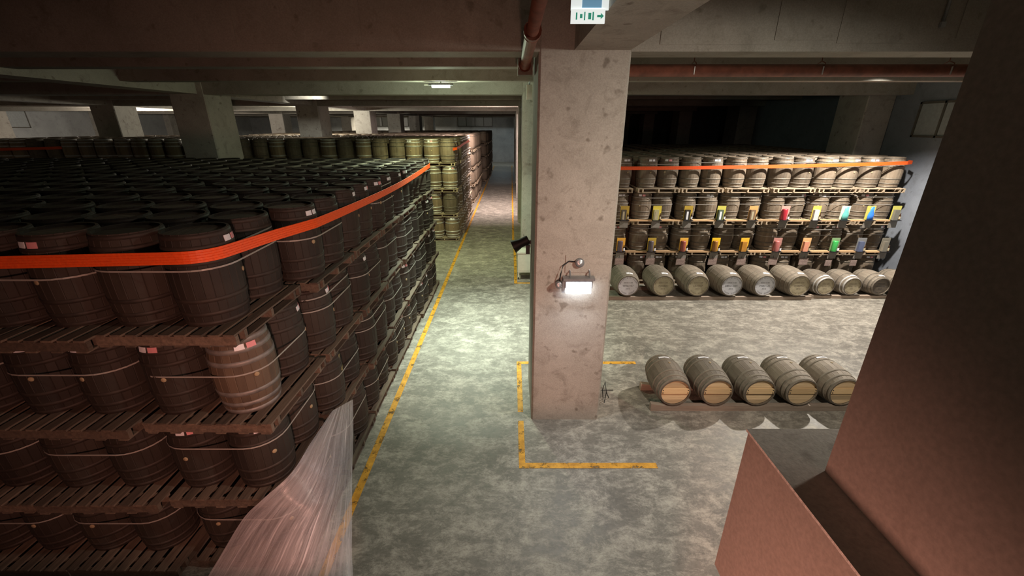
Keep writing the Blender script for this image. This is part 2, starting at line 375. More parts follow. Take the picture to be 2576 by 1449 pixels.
# ------------------------------------------------------------------ casks
def prof(h, rh, rb, z): t = 2*z/h-1; return rb-(rb-rh)*abs(t)**2.0
def cask_body(mb, h, rh, rb, ns=24, nr=9, mi=0, groove=.0035, end=None):
    N = ns*3; rings = []
    for i in range(nr):
        z = h*i/(nr-1); r = prof(h, rh, rb, z); ring = []
        for k in range(ns):
            a = 2*PI*k/ns; w = 2*PI/ns
            for da, dr in ((0, -groove), (.07*w, 0), (.93*w, 0)): ring.append((r+dr, a+da, z))
        rings.append(ring)
    ci = .022
    def inner(z, dr): return [(prof(h, rh, rb, z)-dr, p[1], z) for p in rings[0]]
    seq = [inner(.035, ci), inner(.0, ci)]+rings+[inner(h, ci), inner(h-.035, ci)]
    vs = [(r*math.cos(a), r*math.sin(a), z) for g in seq for r, a, z in g]; fs = []
    for i in range(len(seq)-1):
        for j in range(N): fs.append((i*N+j, i*N+(j+1) % N, (i+1)*N+(j+1) % N, (i+1)*N+j))
    mb.add(vs, fs, mi, False)
    if end is not None:
        k = len(mb.mi)-len(fs)
        for i in (1, len(seq)-3):
            for j in range(N): mb.mi[k+i*N+j] = end
HOOPZ = (.035, .145, .30)
def hoop_geo(mb, h, rh, rb, zf, wid=.045, mi=0, n=40, top=False):
    z = h*zf; a = max(.003, z-wid/2) if not top else z-wid/2; b = a+wid
    if top: b = min(b, h-.003); a = b-wid
    t = .004
    mb.lathe([(prof(h, rh, rb, a)-.004, a), (prof(h, rh, rb, a)+t, a), (prof(h, rh, rb, b)+t, b), (prof(h, rh, rb, b)-.004, b)], n, mi, True, cap=False)
def head_geo(mb, h, rh, rb, mi=0, boards=7, ends=(0, 1)):
    for z0, sg in [((.028, -1), (h-.028, 1))[e] for e in ends]:
        r = prof(h, rh, rb, z0)-.018; z1 = z0-sg*.02; w = 2*r/boards
        for i in range(boards):
            y0, y1 = -r+i*w+.0015, -r+(i+1)*w-.0015
            pts = []
            for k in range(5): y = y0+(y1-y0)*k/4; pts.append((math.sqrt(max(0, r*r-y*y)), y))
            poly = pts+[(-x, y) for x, y in pts[::-1]]
            lo, hi = min(z0, z1), max(z0, z1)
            mb.prism(poly, lo, hi, mi)
def patch(mb, h, rh, rb, ang, z0, z1, wid, mi=0, off=.006):
    vs = []; r0 = prof(h, rh, rb, (z0+z1)/2); n = 4
    for zz in (z0, z1):
        for i in range(n+1):
            a = ang+(i/n-.5)*wid/r0; r = prof(h, rh, rb, zz)+off; vs.append((r*math.cos(a), r*math.sin(a), zz))
    for zz in (z0, z1):
        for i in range(n+1):
            a = ang+(i/n-.5)*wid/r0; r = prof(h, rh, rb, zz)+off-.005; vs.append((r*math.cos(a), r*math.sin(a), zz))
    k = n+1
    fs = [(i, i+1, k+i+1, k+i) for i in range(n)]+[(2*k+i+1, 2*k+i, 3*k+i, 3*k+i+1) for i in range(n)]
    fs += [(i+1, i, 2*k+i, 2*k+i+1) for i in range(n)]+[(k+i, k+i+1, 3*k+i+1, 3*k+i) for i in range(n)]
    fs += [(0, k, 3*k, 2*k), (n, 2*k+n, 3*k+n, k+n)]
    mb.add(vs, fs, mi)
KINDS = {}
def kind(key, h, rh, rb, wood_m, hoop_m, head_m='head', hoopw=.042):
    d = dict(h=h, rh=rh, rb=rb, wood=wood_m, hoop=hoop_m, head=head_m)
    b = MB(); cask_body(b, h, rh, rb, end=1); d['body'] = b.mesh('body', [wood_m, 'rimlight'])
    d['hoops'] = []
    for zf in HOOPZ+tuple(1-z for z in HOOPZ):
        m = MB(); hoop_geo(m, h, rh, rb, zf, hoopw, top=zf > .5); d['hoops'].append(m.mesh('hoop', hoop_m))
    d['headm'] = []
    for e in (1, 0): m = MB(); head_geo(m, h, rh, rb, ends=(e,)); d['headm'].append(m.mesh('head', head_m))
    for key2, ang, mt in (('st1', -PI/2-.19, 'white'), ('st2', -PI/2+.19, 'pink'), ('st3', -PI/2+.19, 'white')):
        m = MB(); patch(m, h, rh, rb, ang, h-.115, h-.06, .085); d[key2] = m.mesh('sticker', mt)
    m = MB(); r = prof(h, rh, rb, h*.52); m.lathe([(.022, -.006), (.026, .004), (.02, .009)], 12, mx=Matrix.Translation((0, -r, h*.52)) @ Matrix.Rotation(PI/2, 4, 'X')); d['bung'] = m.mesh('bung', 'bung')
    s = MB(); cask_body(s, h, rh, rb, 20, 7, end=3)
    for zf in HOOPZ+tuple(1-z for z in HOOPZ): hoop_geo(s, h, rh, rb, zf, hoopw, 1, 24, zf > .5)
    head_geo(s, h, rh, rb, 2, 5); d['single'] = s.mesh('cask', [wood_m, hoop_m, head_m, 'rimlight'])
    KINDS[key] = d
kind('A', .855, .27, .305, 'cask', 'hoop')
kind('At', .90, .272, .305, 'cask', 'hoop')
kind('bright', .855, .26, .305, 'caskC', 'hoopC', hoopw=.05)
kind('R', .855, .265, .31, 'caskR', 'hoopM')
kind('Rt', .90, .265, .31, 'caskR', 'hoopM')
kind('B', .955, .285, .335, 'caskR', 'hoopM')
kind('Bb', .955, .285, .335, 'caskB', 'hoopL', hoopw=.055)
kind('big', 1.08, .315, .41, 'caskL', 'hoopD')
kind('mid', .88, .262, .345, 'caskL', 'hoopM')
kind('midw', .88, .262, .345, 'caskL', 'hoopL')
kind('lie', .9, .275, .335, 'caskL', 'hoopD', 'headT')
CASKS = []      # every cask of the hall; the 300 that show largest become things, the rest one heap
def clear(x, y, r): return all(x+r < a or x-r > b or y+r < c or y-r > d for a, b, c, d in COLS)
def cask(k, x, y, z, label, group, face=None, detail=False, vis=True):
    if not clear(x, y, .35): return
    CASKS.append(dict(k=k, p=(x, y, z), label=label, group=group, face=face, detail=detail, vis=vis))
PX = .325
PAL = []
def make_pallet_meshes(mat):
    return dict(deck=MB().box((-.05, -.645, -.01), (.05, .645, .01)).mesh('deck_board', mat),
                bot=MB().box((-.05, -.64, -.009), (.05, .64, .009)).mesh('bottom_board', mat),
                string=MB().box((-.65, -.022, -.046), (.65, .022, .046)).mesh('stringer', mat))
PMA, PMR = make_pallet_meshes('pallet'), make_pallet_meshes('palletR')
def pallet(x, y, z, rot, label, group, meshes=PMA, sc=1.0, jr=.012):
    t = thing('pallet', label, 'pallet', (x, y, z), (0, 0, rot+random.uniform(-jr, jr)), group); t.scale = (sc, sc, 1)
    for i in range(9): link('deck_board', meshes['deck'], t, (-.6+i*.15+random.uniform(-.008, .008), 0, .12))
    for i in range(6): link('bottom_board', meshes['bot'], t, (-.58+i*.232, 0, .009))
    for yy in (-.615, -.49, 0, .49, .615): link('stringer', meshes['string'], t, (0, yy+random.uniform(-.01, .01)*(abs(yy) < .6), .064))
    return t
def strap_loop(x, y, z, hx, hy, r, label, group, hgt=.016, mat='band', name='strapping_band', tilt=0):
    # a flat band drawn tight round a group of casks: rounded rectangle of corner radius r
    mb = MB(); pts = []
    for cx, cy, a0 in ((hx, hy, 0), (-hx, hy, PI/2), (-hx, -hy, PI), (hx, -hy, 1.5*PI)):
        for i in range(7): a = a0+PI/2*i/6; pts.append((cx+r*math.cos(a), cy+r*math.sin(a), math.cos(a), math.sin(a)))
    n = len(pts); vs = []
    for px, py, nx, ny in pts:
        dz = tilt*py
        for o, zz in ((0, -hgt/2), (.004, -hgt/2), (.004, hgt/2), (0, hgt/2)): vs.append((px+nx*o, py+ny*o, zz+dz))
    fs = [(i*4+k, ((i+1) % n)*4+k, ((i+1) % n)*4+(k+1) % 4, i*4+(k+1) % 4) for i in range(n) for k in range(4)]
    mb.add(vs, fs); return tag(mb.build(name, mat, None, (x, y, z)), label, 'strap', group)
# ---- left stack (A)
PT = .99
def shiftA(i, j, t):
    rs = random.Random(i*31+j*7+t*101)
    dx = rs.uniform(-.05, .05); dy = rs.uniform(-.02, .02)
    if j == 0: dx -= .12 if t == 3 else .05
    return dx, dy
for t in range(4):
    for i in range(11):
        for j in range(7):
            if t < 3 and not (i == 0 or (j == 0 and i < 4)): continue
            dx, dy = shiftA(i, j, t)
            cx = -2.38-.65-1.36*i+dx; cy = 3.42+.65+1.37*j+dy-((.03 if i == 0 else .12) if j == 0 else 0)
            side = i == 0; front = j == 0
            if side or (front and i < 4):
                lab = ('weathered wooden pallet under left stack\'s %s tier, %s back along the aisle' % (TIER[t], ORD[j])) if side else \
                      ('weathered wooden pallet in left stack\'s front face, %s tier, %s from the aisle' % (TIER[t], ORD[i]))
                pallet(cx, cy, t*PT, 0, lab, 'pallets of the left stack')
            zb = t*PT+.13; k = 'At' if t == 3 else 'A'
            for a in (0, 1):
                for b in (0, 1):
                    rs = random.Random(i*997+j*61+t*13+a*5+b)
                    x = cx+(PX if a == 0 else -PX)+rs.uniform(-.012, .012); y = cy+(-PX if b == 0 else PX)+rs.uniform(-.012, .012)
                    if j == 0: y += (.12 if i == 0 else .21)-(0 if t == 3 else .02); x -= .09
                    col = 2*i+a; row = 2*j+b
                    px, py, dep = project(x, y, zb+.9)
                    if dep < .3 or px < -260: continue
                    if t == 3:
                        lab = 'dark upright cask, left stack\'s top tier, %s row back, %s from the aisle' % (ORD[row], ORD[col])
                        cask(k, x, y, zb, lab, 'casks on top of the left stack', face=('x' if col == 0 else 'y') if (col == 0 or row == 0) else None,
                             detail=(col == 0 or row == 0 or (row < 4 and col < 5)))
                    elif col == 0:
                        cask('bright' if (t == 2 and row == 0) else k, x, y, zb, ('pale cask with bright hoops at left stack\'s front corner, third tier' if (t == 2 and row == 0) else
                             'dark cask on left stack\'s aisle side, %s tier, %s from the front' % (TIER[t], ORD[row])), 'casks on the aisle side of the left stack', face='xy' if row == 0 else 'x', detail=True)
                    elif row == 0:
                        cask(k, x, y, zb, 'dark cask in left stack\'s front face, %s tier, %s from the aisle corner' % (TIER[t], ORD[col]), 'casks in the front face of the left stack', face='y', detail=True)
                    else:
                        cask(k, x, y, zb, '', '', vis=False)
            if j == 0: cx -= .09; cy += (.12 if i == 0 else .21)-(0 if t == 3 else .02)
            if side and t < 4 and not (t == 3 and j in (2, 5)):
                hz = zb+(.52, .6, .47, .58)[(t+j) % 4]
                strap_loop(cx, cy, hz, PX, PX, .312, 'thin grey strap round four casks, left stack\'s %s tier, %s pallet from front' % (TIER[t], ORD[j]), 'straps round the left stack\'s casks', tilt=random.uniform(-.03, .03))
                if (t+j) % 3 == 0: strap_loop(cx, cy, zb+.74, PX, PX, .292, 'upper grey strap round four casks, left stack\'s %s tier, %s pallet from front' % (TIER[t], ORD[j]), 'straps round the left stack\'s casks', tilt=random.uniform(-.02, .02))
            elif front and t < 4 and i < 4:
                strap_loop(cx, cy, zb+.5, PX, PX, .312, 'thin grey strap round front casks, left stack\'s %s tier, %s pallet from aisle' % (TIER[t], ORD[i]), 'straps round the left stack\'s casks')
# ---- right stack (R)
for t in range(4):
    for i in range(7):
        for j in range(7):
            rs = random.Random(i*53+j*17+t*7)
            cx = 2.42+.67+1.38*i+rs.uniform(-.03, .03); cy = 12.9+.65+1.38*j+(rs.uniform(-.03, .03) if j else 0)
            if t < 3 and j > 0: continue
            if j == 0:
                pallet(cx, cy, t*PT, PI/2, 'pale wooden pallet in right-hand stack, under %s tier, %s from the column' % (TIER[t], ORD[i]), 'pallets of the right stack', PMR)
            zb = t*PT+.13
            for a in (0, 1):
                for b in (0, 1):
                    x = cx+(-PX if a == 0 else PX)+rs.uniform(-.012, .012); y = cy+.07+(-PX if b == 0 else PX)+rs.uniform(-.012, .012)
                    col = 2*i+a; row = 2*j+b
                    if row == 0: cask('Rt' if t == 3 else 'R', x, y, zb, 'dusty upright cask in right-hand stack, %s tier, %s from the big column' % (TIER[t], ORD[col]), 'front casks of the right stack', face='y', detail=True)
                    else: cask('Rt' if t == 3 else 'R', x, y, zb, '', '', vis=False)
            if j == 0 and t > 0:
                for q, (f, rr) in enumerate(((.50, .318), (.72, .3))):
                    if t == 3 and q == 0: continue
                    strap_loop(cx, cy+.07, zb+f+rs.uniform(-.03, .03), PX, PX, rr, '%s strap round right-hand stack\'s %s tier casks, %s pallet from column' % (('lower grey', 'upper grey')[q], TIER[t], ORD[i]), 'straps round the right stack\'s casks', tilt=rs.uniform(-.03, .03))
# ---- farther stacks along the aisle (B, then two more behind it)
PB = 1.09
for s_, (y0, ny, nx, xe, nm) in enumerate(((18.4, 5, 14, -2.3, 'second'), (28.2, 5, 10, -2.35, 'third'), (39.5, 7, 10, -2.1, 'last'))):
    for t in range(4):
        for i in range(nx):
            for j in range(ny):
                if t < 3 and not (i == 0 or (j == 0 and i < 2)): continue
                rs = random.Random(i*59+j*19+t*11+s_*301)
                cx = xe-.70-1.45*i+rs.uniform(-.05, .05)-(.06 if j == 0 else 0); cy = y0+.69+1.45*j+rs.uniform(-.04, .04)
                zb = t*PB+.13
                if i == 0 or (j == 0 and i < 2):
                    lab = 'pale pallet of the %s aisle stack, under %s tier, %s row back, %s from aisle' % (nm, TIER[t], ORD[j], ORD[i])
                    pallet(cx, cy, t*PB, PI/2 if (j == 0) else rs.choice((0, PI/2)), lab, 'pallets of the farther stacks', PMR, 1.06, .03)
                for a in (0, 1):
                    for b in (0, 1):
                        x = cx+(.345 if a == 0 else -.345); y = cy+(-.345 if b == 0 else .345)
                        col = 2*i+a; row = 2*j+b
                        k = 'Bb' if (s_ == 0 and rs.random() < .72) else 'B'
                        if s_ == 0 and row == 0: cask(k, x, y, zb, 'cask in second aisle stack\'s front face, %s tier, %s from the aisle' % (TIER[t], ORD[min(col, 27)]), 'front casks of the second aisle stack', face='y', detail=col < 3)
                        elif col == 0 and s_ < 2: cask(k, x, y, zb, 'cask on %s aisle stack\'s aisle side, %s tier, %s row back' % (nm, TIER[t], ORD[row]), 'aisle-side casks of the farther stacks', face='x')
                        else: cask('B', x, y, zb, '', '', vis=False)
# ---- casks lying on their sides
LYX = [3.46, 4.5, 5.53, 6.52, 7.5, 8.52, 9.4, 10.2, 11.05, 11.85]
for i, x in enumerate(LYX):
    big = i < 6; k = 'big' if big else ('midw' if i in (6, 7) else 'mid')
    nm = ('white-headed', 'tan-headed', 'tan-headed', 'white-headed', 'white-headed', 'pale-headed', 'tan-headed', 'grey-headed', 'dark-headed', 'dark-headed')[i]
    CASKS.append(dict(k=k, p=(x, 11.5 if big else 11.62, .06+KINDS[k]['rb']), label='%s cask lying in floor row before right-hand stack, %s from the column' % (nm, ORD[i]), group='casks lying before the right stack', face='lie', detail=True, vis=True, lie=i))
for i in range(5):
    CASKS.append(dict(k='lie', p=(2.97+.767*i, 6.34, .385), label='grey cask with tan head lying on floor rail, %s of five from the column' % ORD[i], group='five casks lying near the column', face='lie', detail=True, vis=True, lie5=i))
for c in CASKS:
    x, y, z = c['p']; _, _, dep = project(x, y, z+.5); wpx = 2*KINDS[c['k']]['rb']*FPX/max(dep, .3); qx = project(x, y, z+.5)[0]
    c['px'] = wpx*(wpx*.9/y+8) if c['face'] is None else wpx*wpx*1.3
    if qx < -120: c['vis'] = False
vis = sorted([c for c in CASKS if c['vis']], key=lambda c: -c['px'])
single = vis[:300]; rest = vis[300:]+[c for c in CASKS if not c['vis']]
def build_cask(c):
    d = KINDS[c['k']]; x, y, z = c['p']; face = c['face']
    rot = {'y': 0, 'x': PI/2, 'xy': PI/4}.get(face, random.uniform(0, 6)) + random.uniform(-.45, .45)*(face in ('x', 'y'))
    if face == 'lie':
        i = c.get('lie', None); t = thing('cask', c['label'], 'cask', (x, y, z), (-PI/2, 0, 0), c['group'])  # local z runs away from the viewer
        link('body', d['body'], t)
        hl_ = d['hoops'] if c['k'] != 'midw' else d['hoops'][:2]+KINDS['mid']['hoops'][2:]
        for m in hl_: link('hoop', m, t)
        h, rh, rb = d['h'], d['rh'], d['rb']; r = prof(h, rh, rb, .03)-.02
        if i is not None:
            hm = ('headW', 'headS', 'headS', 'headW', 'headW', 'headS', 'headS', 'headS', 'head', 'head')[i]
            hd = MB().lathe([(r, .03), (r, .05)], 40, smooth=False).build('head', hm, t)
            tm = HEADTXT[i]; mb = MB(); s = r/(.27 if i < 6 else .215)*.97
            mb.add([(vx*s, -vy*s, .0285) for vx, vy, vz in tm.v], tm.f)
            mb.build('stencil_lettering', 'ink' if hm != 'headS' else 'ink2', hd)
            a = PI/2  # stickers on top, near the front head
            for da, mt in ((-.14, 'white'), (.14, 'white')):
                m = MB(); patch(m, h, rh, rb, -PI/2+da+.1, .1, .16, .09); m.build('sticker', mt, t)
            MB().lathe([(r, h-.05), (r, h-.03)], 30, smooth=False).build('head', 'head', t)
        else:
            hd = link('head', None, t); w = 2*r/6
            for k in range(6):
                y0, y1 = -r+k*w+.0015, -r+(k+1)*w-.0015; pts = []
                for q in range(6): yy = y0+(y1-y0)*q/5; pts.append((math.sqrt(max(0, r*r-yy*yy)), yy))
                MB().prism(pts+[(-px, py) for px, py in pts[::-1]], .045, .07).build('head_board', 'headT', hd)
            bw = .052; hl = math.sqrt(r*r-(bw+.03)**2)*.985
            MB().prism([(-hl, -bw), (hl, -bw), (hl, bw), (-hl, bw)], .004, .045).build('cross_batten', 'batten', t, (0, -.03, 0))
            for sx in (-1, 1):
                for dy in (-.028, .028): MB().lathe([(.009, .002), (.009, .013)], 8).build('batten_bolt', 'black', t, (sx*(hl-.02), dy-.03, -.008))
            MB().lathe([(r, h-.05), (r, h-.03)], 30, smooth=False).build('head', 'head', t)
            for da in (-.15, .15):
                m = MB(); patch(m, h, rh, rb, -PI/2+da, h-.2, h-.15, .11); m.build('sticker', 'white', t)
            m = MB(); rr = prof(h, rh, rb, h*.5); m.lathe([(.02, -.006), (.024, .004), (.018, .008)], 12, mx=Matrix.Translation((.02, -rr, h*.55)) @ Matrix.Rotation(PI/2, 4, 'X')); m.build('bung', 'bung', t)
        return
    if not c['detail']:
        o = link('cask', d['single'], None, (x, y, z), (0, 0, rot)); tag(o, c['label'], 'cask', c['group']); return
    t = thing('cask', c['label'], 'cask', (x, y, z), (0, 0, rot), c['group'])
    link('body', d['body'], t); link('head', d['headm'][0], t); link('head', d['headm'][1], t)
    for m in d['hoops']: link('hoop', m, t)
    if face and random.random() < .55:
        link('sticker', d['st1'], t); link('sticker', random.choice((d['st2'], d['st2'], d['st3'])), t)
        if random.random() < .9: link('bung', d['bung'], t, rot=(0, 0, random.uniform(-.3, .3)))
    if c['label'].startswith('dark cask on left stack\'s aisle side, second tier, third'):
        mb = MB()
        def fn(zc): return lambda xx, yy: ((prof(d['h'], d['rh'], d['rb'], zc+yy)+.004)*math.cos(-PI/2+xx/.3), (prof(d['h'], d['rh'], d['rb'], zc+yy)+.004)*math.sin(-PI/2+xx/.3), zc+yy)
        put_text(mb, 'FX.5', .07, fn(.72)); put_text(mb, '4/11', .1, fn(.52)); mb.build('chalk_lettering', 'chalk', t)
for c in single: build_cask(c)
# everything deeper in the stacks
heap = MB(); low = {}
def low_cask(k):
    if k in low: return low[k]
    d = KINDS[k]; h, rh, rb = d['h'], d['rh'], d['rb']; mb = MB(); n = 18
    P = [prof(h, rh, rb, h*f) for f in (0, .25, .5, .75, 1)]
    mb.lathe([(P[0], 0), (P[1], h*.25), (P[2], h*.5), (P[3], h*.75), (P[4], h), (P[4]-.022, h), (P[4]-.022, h-.03)], n, 0 if 'A' in k else 1)
    for zf in (.145, .855, .96): hoop_geo(mb, h, rh, rb, zf, .042, 2, n, zf > .5)
    low[k] = mb; return mb
for c in rest:
    mb = low_cask(c['k']); x, y, z = c['p']; o = len(heap.v)
    heap.v += [(vx+x, vy+y, vz+z) for vx, vy, vz in mb.v]; heap.f += [[q+o for q in f] for f in mb.f]; heap.mi += mb.mi; heap.sm += mb.sm
o = heap.build('cask_rows', ['cask', 'caskR', 'hoopM']); tag(o, 'dim rows of upright casks packed deep inside the stacks', 'casks'); o['kind'] = 'stuff'

# ------------------------------------------------------------------ orange straps
def ribbon(name, pts, hgt, thick, label, ribs=5, closed=False):
    mb = MB(); n = len(pts); P = [Vector(p) for p in pts]; prof_ = []
    for k in range(ribs):
        z0 = -hgt/2+hgt*k/ribs; z1 = z0+hgt/ribs; g = hgt/ribs*.1
        prof_ += [(thick*.55, z0), (thick, z0+g), (thick, z1-g)]
    prof_ += [(thick*.55, hgt/2), (0, hgt/2), (0, -hgt/2)]
    m = len(prof_); vs = []
    for i, p in enumerate(P):
        t = (P[min(i+1, n-1)]-P[max(i-1, 0)]); t.z = 0; t.normalize(); nx = Vector((t.y, -t.x, 0))
        for o, zz in prof_: vs.append(p+nx*o+Vector((0, 0, zz)))
    fs = [(i*m+k, (i+1)*m+k, (i+1)*m+(k+1) % m, i*m+(k+1) % m) for i in range(n-1) for k in range(m)]
    fs += [tuple(range(m)), tuple(range((n-1)*m, n*m))[::-1]]
    mb.add(vs, fs); return tag(mb.build(name, 'orange'), label, 'strap')
def hull(P):
    P = sorted(set(P))
    def half(Q):
        h = []
        for p in Q:
            while len(h) > 1 and (h[-1][0]-h[-2][0])*(p[1]-h[-2][1])-(h[-1][1]-h[-2][1])*(p[0]-h[-2][0]) <= 0: h.pop()
            h.append(p)
        return h
    a, b = half(P), half(P[::-1]); return a[:-1]+b[:-1]
hp = []
for c in CASKS:
    x, y, z = c['p']
    if c['k'] == 'At':
        for k in range(36): a = 2*PI*k/36; hp.append((round(x+.306*math.cos(a), 4), round(y+.306*math.sin(a), 4)))
hp = hull(hp); i0 = min(range(len(hp)), key=lambda k: hp[k][0]*.3+hp[k][1]); hp = hp[i0:]+hp[:i0]
hp = [p for p in hp if p[0] > -9.5]
pts = []
for k, (x, y) in enumerate(hp):        # resample so the band can sag between casks
    if pts and (Vector((x, y))-Vector(pts[-1][:2])).length > .6:
        q = pts[-1]; m_ = int((Vector((x, y))-Vector(q[:2])).length/.5)
        for e in range(1, m_): pts.append((q[0]+(x-q[0])*e/m_, q[1]+(y-q[1])*e/m_))
    pts.append((x, y))
def strap_z(x, y):
    if y < 4.3: return 3.80-.022*max(0, -2.9-x)
    u = (y-4.3)/8.6; return 3.80-.085*math.sin(PI*min(1, u*1.0))+.01*u
pts = [(x, y, strap_z(x, y)) for x, y in pts]
pts = [(-9, pts[0][1], strap_z(-9, pts[0][1]))]+[p for p in pts if not (p[1] > 12.5 and p[0] < -4.5)]
ob = ribbon('ratchet_strap', pts, .118, .008, 'wide orange ribbed strap round the top of the left stack')
MB().box((-.035, -.006, -.03), (.035, .02, .03)).build('strap_clip', 'black', ob, (-2.99, pts[1][1]-.004, 3.74))
ribbon('ratchet_strap', [(x, 12.875, 3.70+.15*((x-2.5)/9.2)**2) for x in (2.5, 4, 5.5, 7, 8.5, 10, 11, 11.75)]+[(11.98, 12.98, 3.86), (12.05, 13.2, 3.86)], .1, .007, 'orange strap stretched straight along the right-hand stack\'s top tier')
ribbon('ratchet_strap', [(-26, 18.5, 3.9), (-23, 18.38, 3.92), (-21, 18.36, 3.96), (-19.2, 18.38, 4.0), (-18.6, 18.5, 4.02)], .11, .008, 'orange strap at far left behind the left stack', 3)
ribbon('ratchet_strap', [(-2.45, 18.42, 3.95), (-2.3, 18.6, 3.97), (-2.27, 19.2, 4.0), (-2.25, 21, 4.08), (-2.27, 24, 4.1)], .11, .008, 'orange strap on the aisle side of the second aisle stack', 3)

# ------------------------------------------------------------------ rails under the lying casks
def cradle(label, xs, y0, length, r, zc, x0, x1, group):
    # two notched timbers; casks sit in the curved notches
    t = thing('cask_rail', label, 'rail', ((x0+x1)/2, y0, 0), None, group)
    for yy, rr in ((.06, r*.9), (length-.2, r*.9)):
        top = .15 if r < .34 else .12; pts = [(x0, 0), (x1, 0), (x1, top)]
        for x in sorted(xs, reverse=True):
            for k in range(9):
                a = -PI*.31+(PI*.62)*(1-k/8)-PI/2; px, pz = x+rr*1.02*math.cos(a), zc+rr*1.02*math.sin(a)
                if pz < top and x0 < px < x1: pts.append((px, max(.02, pz)))
        pts.append((x0, top))
        mx = Matrix(((1, 0, 0, -(x0+x1)/2), (0, 0, 1, yy), (0, 1, 0, 0), (0, 0, 0, 1)))
        mb = MB(); n = len(pts); vs = [mx @ Vector((px, pz, z)) for z in (0, .09) for px, pz in pts]
        mb.add(vs, [tuple(range(n)), tuple(range(n, 2*n))[::-1]]+[(i, n+i, n+(i+1) % n, (i+1) % n) for i in range(n)])
        mb.build('notched_timber', 'rail', t)
    return t
cradle('notched timber rail under the five lying casks', [2.97+.767*i for i in range(5)], 6.27, .9, .335, .385, 2.56, 6.45, 'cask rails')
cradle('notched timber rail under six big lying casks', LYX[:6], 11.48, 1.08, .41, .47, 2.85, 9.0, 'cask rails')
cradle('notched timber rail under the smaller lying casks at right', LYX[6:], 11.6, .88, .345, .405, 9.02, 12.3, 'cask rails')

# ------------------------------------------------------------------ display on the right stack
BX_U = [x+.1 for x in (3.35, 4.33, 5.28, 6.28, 7.25, 8.22, 9.17, 10.05, 10.82, 11.6)]
BX_L = [x+.19 for x in (3.24, 4.20, 5.2, 6.2, 7.1, 8.12, 9.03, 9.93, 10.75, 11.5)]
Y = (.45, .3, .04)
UP = [('dark and yellow', Y, (.1, .085, .07), 0), ('yellow and grey', (.6, .48, .06), (.42, .4, .22), 0), ('black with white label', Y, (.04, .035, .03), 1), ('dark green with white label', (.55, .5, .1), (.1, .13, .09), 1),
      ('brown and orange', (.6, .33, .12), (.2, .13, .08), 0), ('glossy red', (.5, .3, .25), (.42, .03, .045), 2), ('white and yellow', (.75, .55, .08), (.55, .53, .52), 3), ('teal', (.55, .65, .5), (.12, .42, .38), 4), ('bright blue', (.55, .5, .1), (.04, .2, .72), 4), ('olive and grey', (.5, .46, .1), (.16, .15, .12), 3)]
LO = [('amber backed indigo', (.7, .36, .05), (.1, .07, .09), 2), ('yellow backed slate', Y, (.1, .08, .09), 2), ('yellow backed maroon', (.75, .42, .06), (.28, .07, .05), 2), ('yellow backed amber', (.8, .52, .02), (.3, .13, .03), 2),
      ('golden brown', (.75, .42, .03), (.42, .19, .03), 3), ('dusty rose', (.4, .2, .17), (.42, .13, .12), 2), ('salmon pink', (.6, .36, .16), (.65, .27, .17), 3), ('vivid green', (.2, .3, .15), (.05, .4, .09), 2), ('navy blue', (.2, .2, .2), (.1, .12, .2), 3), ('plain grey', (.2, .18, .14), (.2, .18, .14), 3)]
def display_case(x, z, spec, i, rowname):
    nm, bc, cc, mode = spec
    t = thing('display_case', '%s display case, right-hand stack\'s %s shelf, %s from column' % (nm, rowname, ORD[i]), 'display case', (x, 12.62, z+.02), (0, 0, random.uniform(-.06, .06)), 'whisky displays on the right stack'); t.scale = (1.12, 1, 1.32)
    mb_ = plain('case back %d %s' % (i, rowname), bc, .5, var=.05); mc = plain('case tin %d %s' % (i, rowname), cc, .3, var=.08)
    MB().box((-.115, .03, 0), (.115, .05, .315)).build('back_card', mb_, t)
    MB().box((-.125, -.09, -.012), (.125, .06, 0)).build('base', 'black', t)
    if mode == 2: MB().lathe([(.066, 0), (.07, .008), (.07, .235), (.066, .25), (.0, .252)], 20, mx=Matrix.Translation((-.03, -.015, 0))).build('tin', mc, t)
    elif mode == 4: MB().lathe([(.085, 0), (.085, .1), (.075, .15), (.05, .2), (.045, .3), (.0, .302)], 20, mx=Matrix.Translation((0, -.01, 0)) @ Matrix.Diagonal((1, .5, 1, 1))).build('decanter', mc, t)
    else: MB().box((-.1, -.06, 0), (.03, .02, .235)).build('carton', mc, t)
    if mode in (0, 1): MB().box((-.07, -.064, .015), (-.02, -.0605, .2)).build('carton_label', 'white' if mode == 1 else 'headS', t)
    if mode != 4:
        b = MB().lathe([(.024, 0), (.025, .005), (.025, .1), (.012, .13), (.011, .16), (.0, .161)], 12, mx=Matrix.Translation((.075, -.045, 0))).build('bottle', 'glass', t)
        MB().lathe([(.0262, .025), (.0262, .085)], 12, mx=Matrix.Translation((.075, -.045, 0)), cap=False).build('bottle_label', 'white' if mode in (1, 2) else 'headS', b)
    MB().box((-.115, .02, -.19), (.115, .035, -.012)).build('mounting_plate', 'dkplate', t)
for rowname, xs, specs, z in (('upper', BX_U, UP, 2.185), ('lower', BX_L, LO, 1.195)):
    rail = thing('display_shelf', 'pale plank shelf along the right-hand stack carrying the %s row of displays' % rowname, 'shelf', (7.2, 12.68, z-.1))
    for i, x in enumerate(xs):
        display_case(x, z, specs[i], i, rowname)
        a = (xs[i]+.13); b = (xs[i+1]-.13) if i+1 < len(xs) else None
        if b: MB().box((a-7.2, -.07, .075), (b-7.2, .06, .115)).build('plank', 'plank', rail)
    MB().box((2.5-7.2, .06, .06), (11.9-7.2, .09, .11)).build('back_batten', 'pallet', rail)
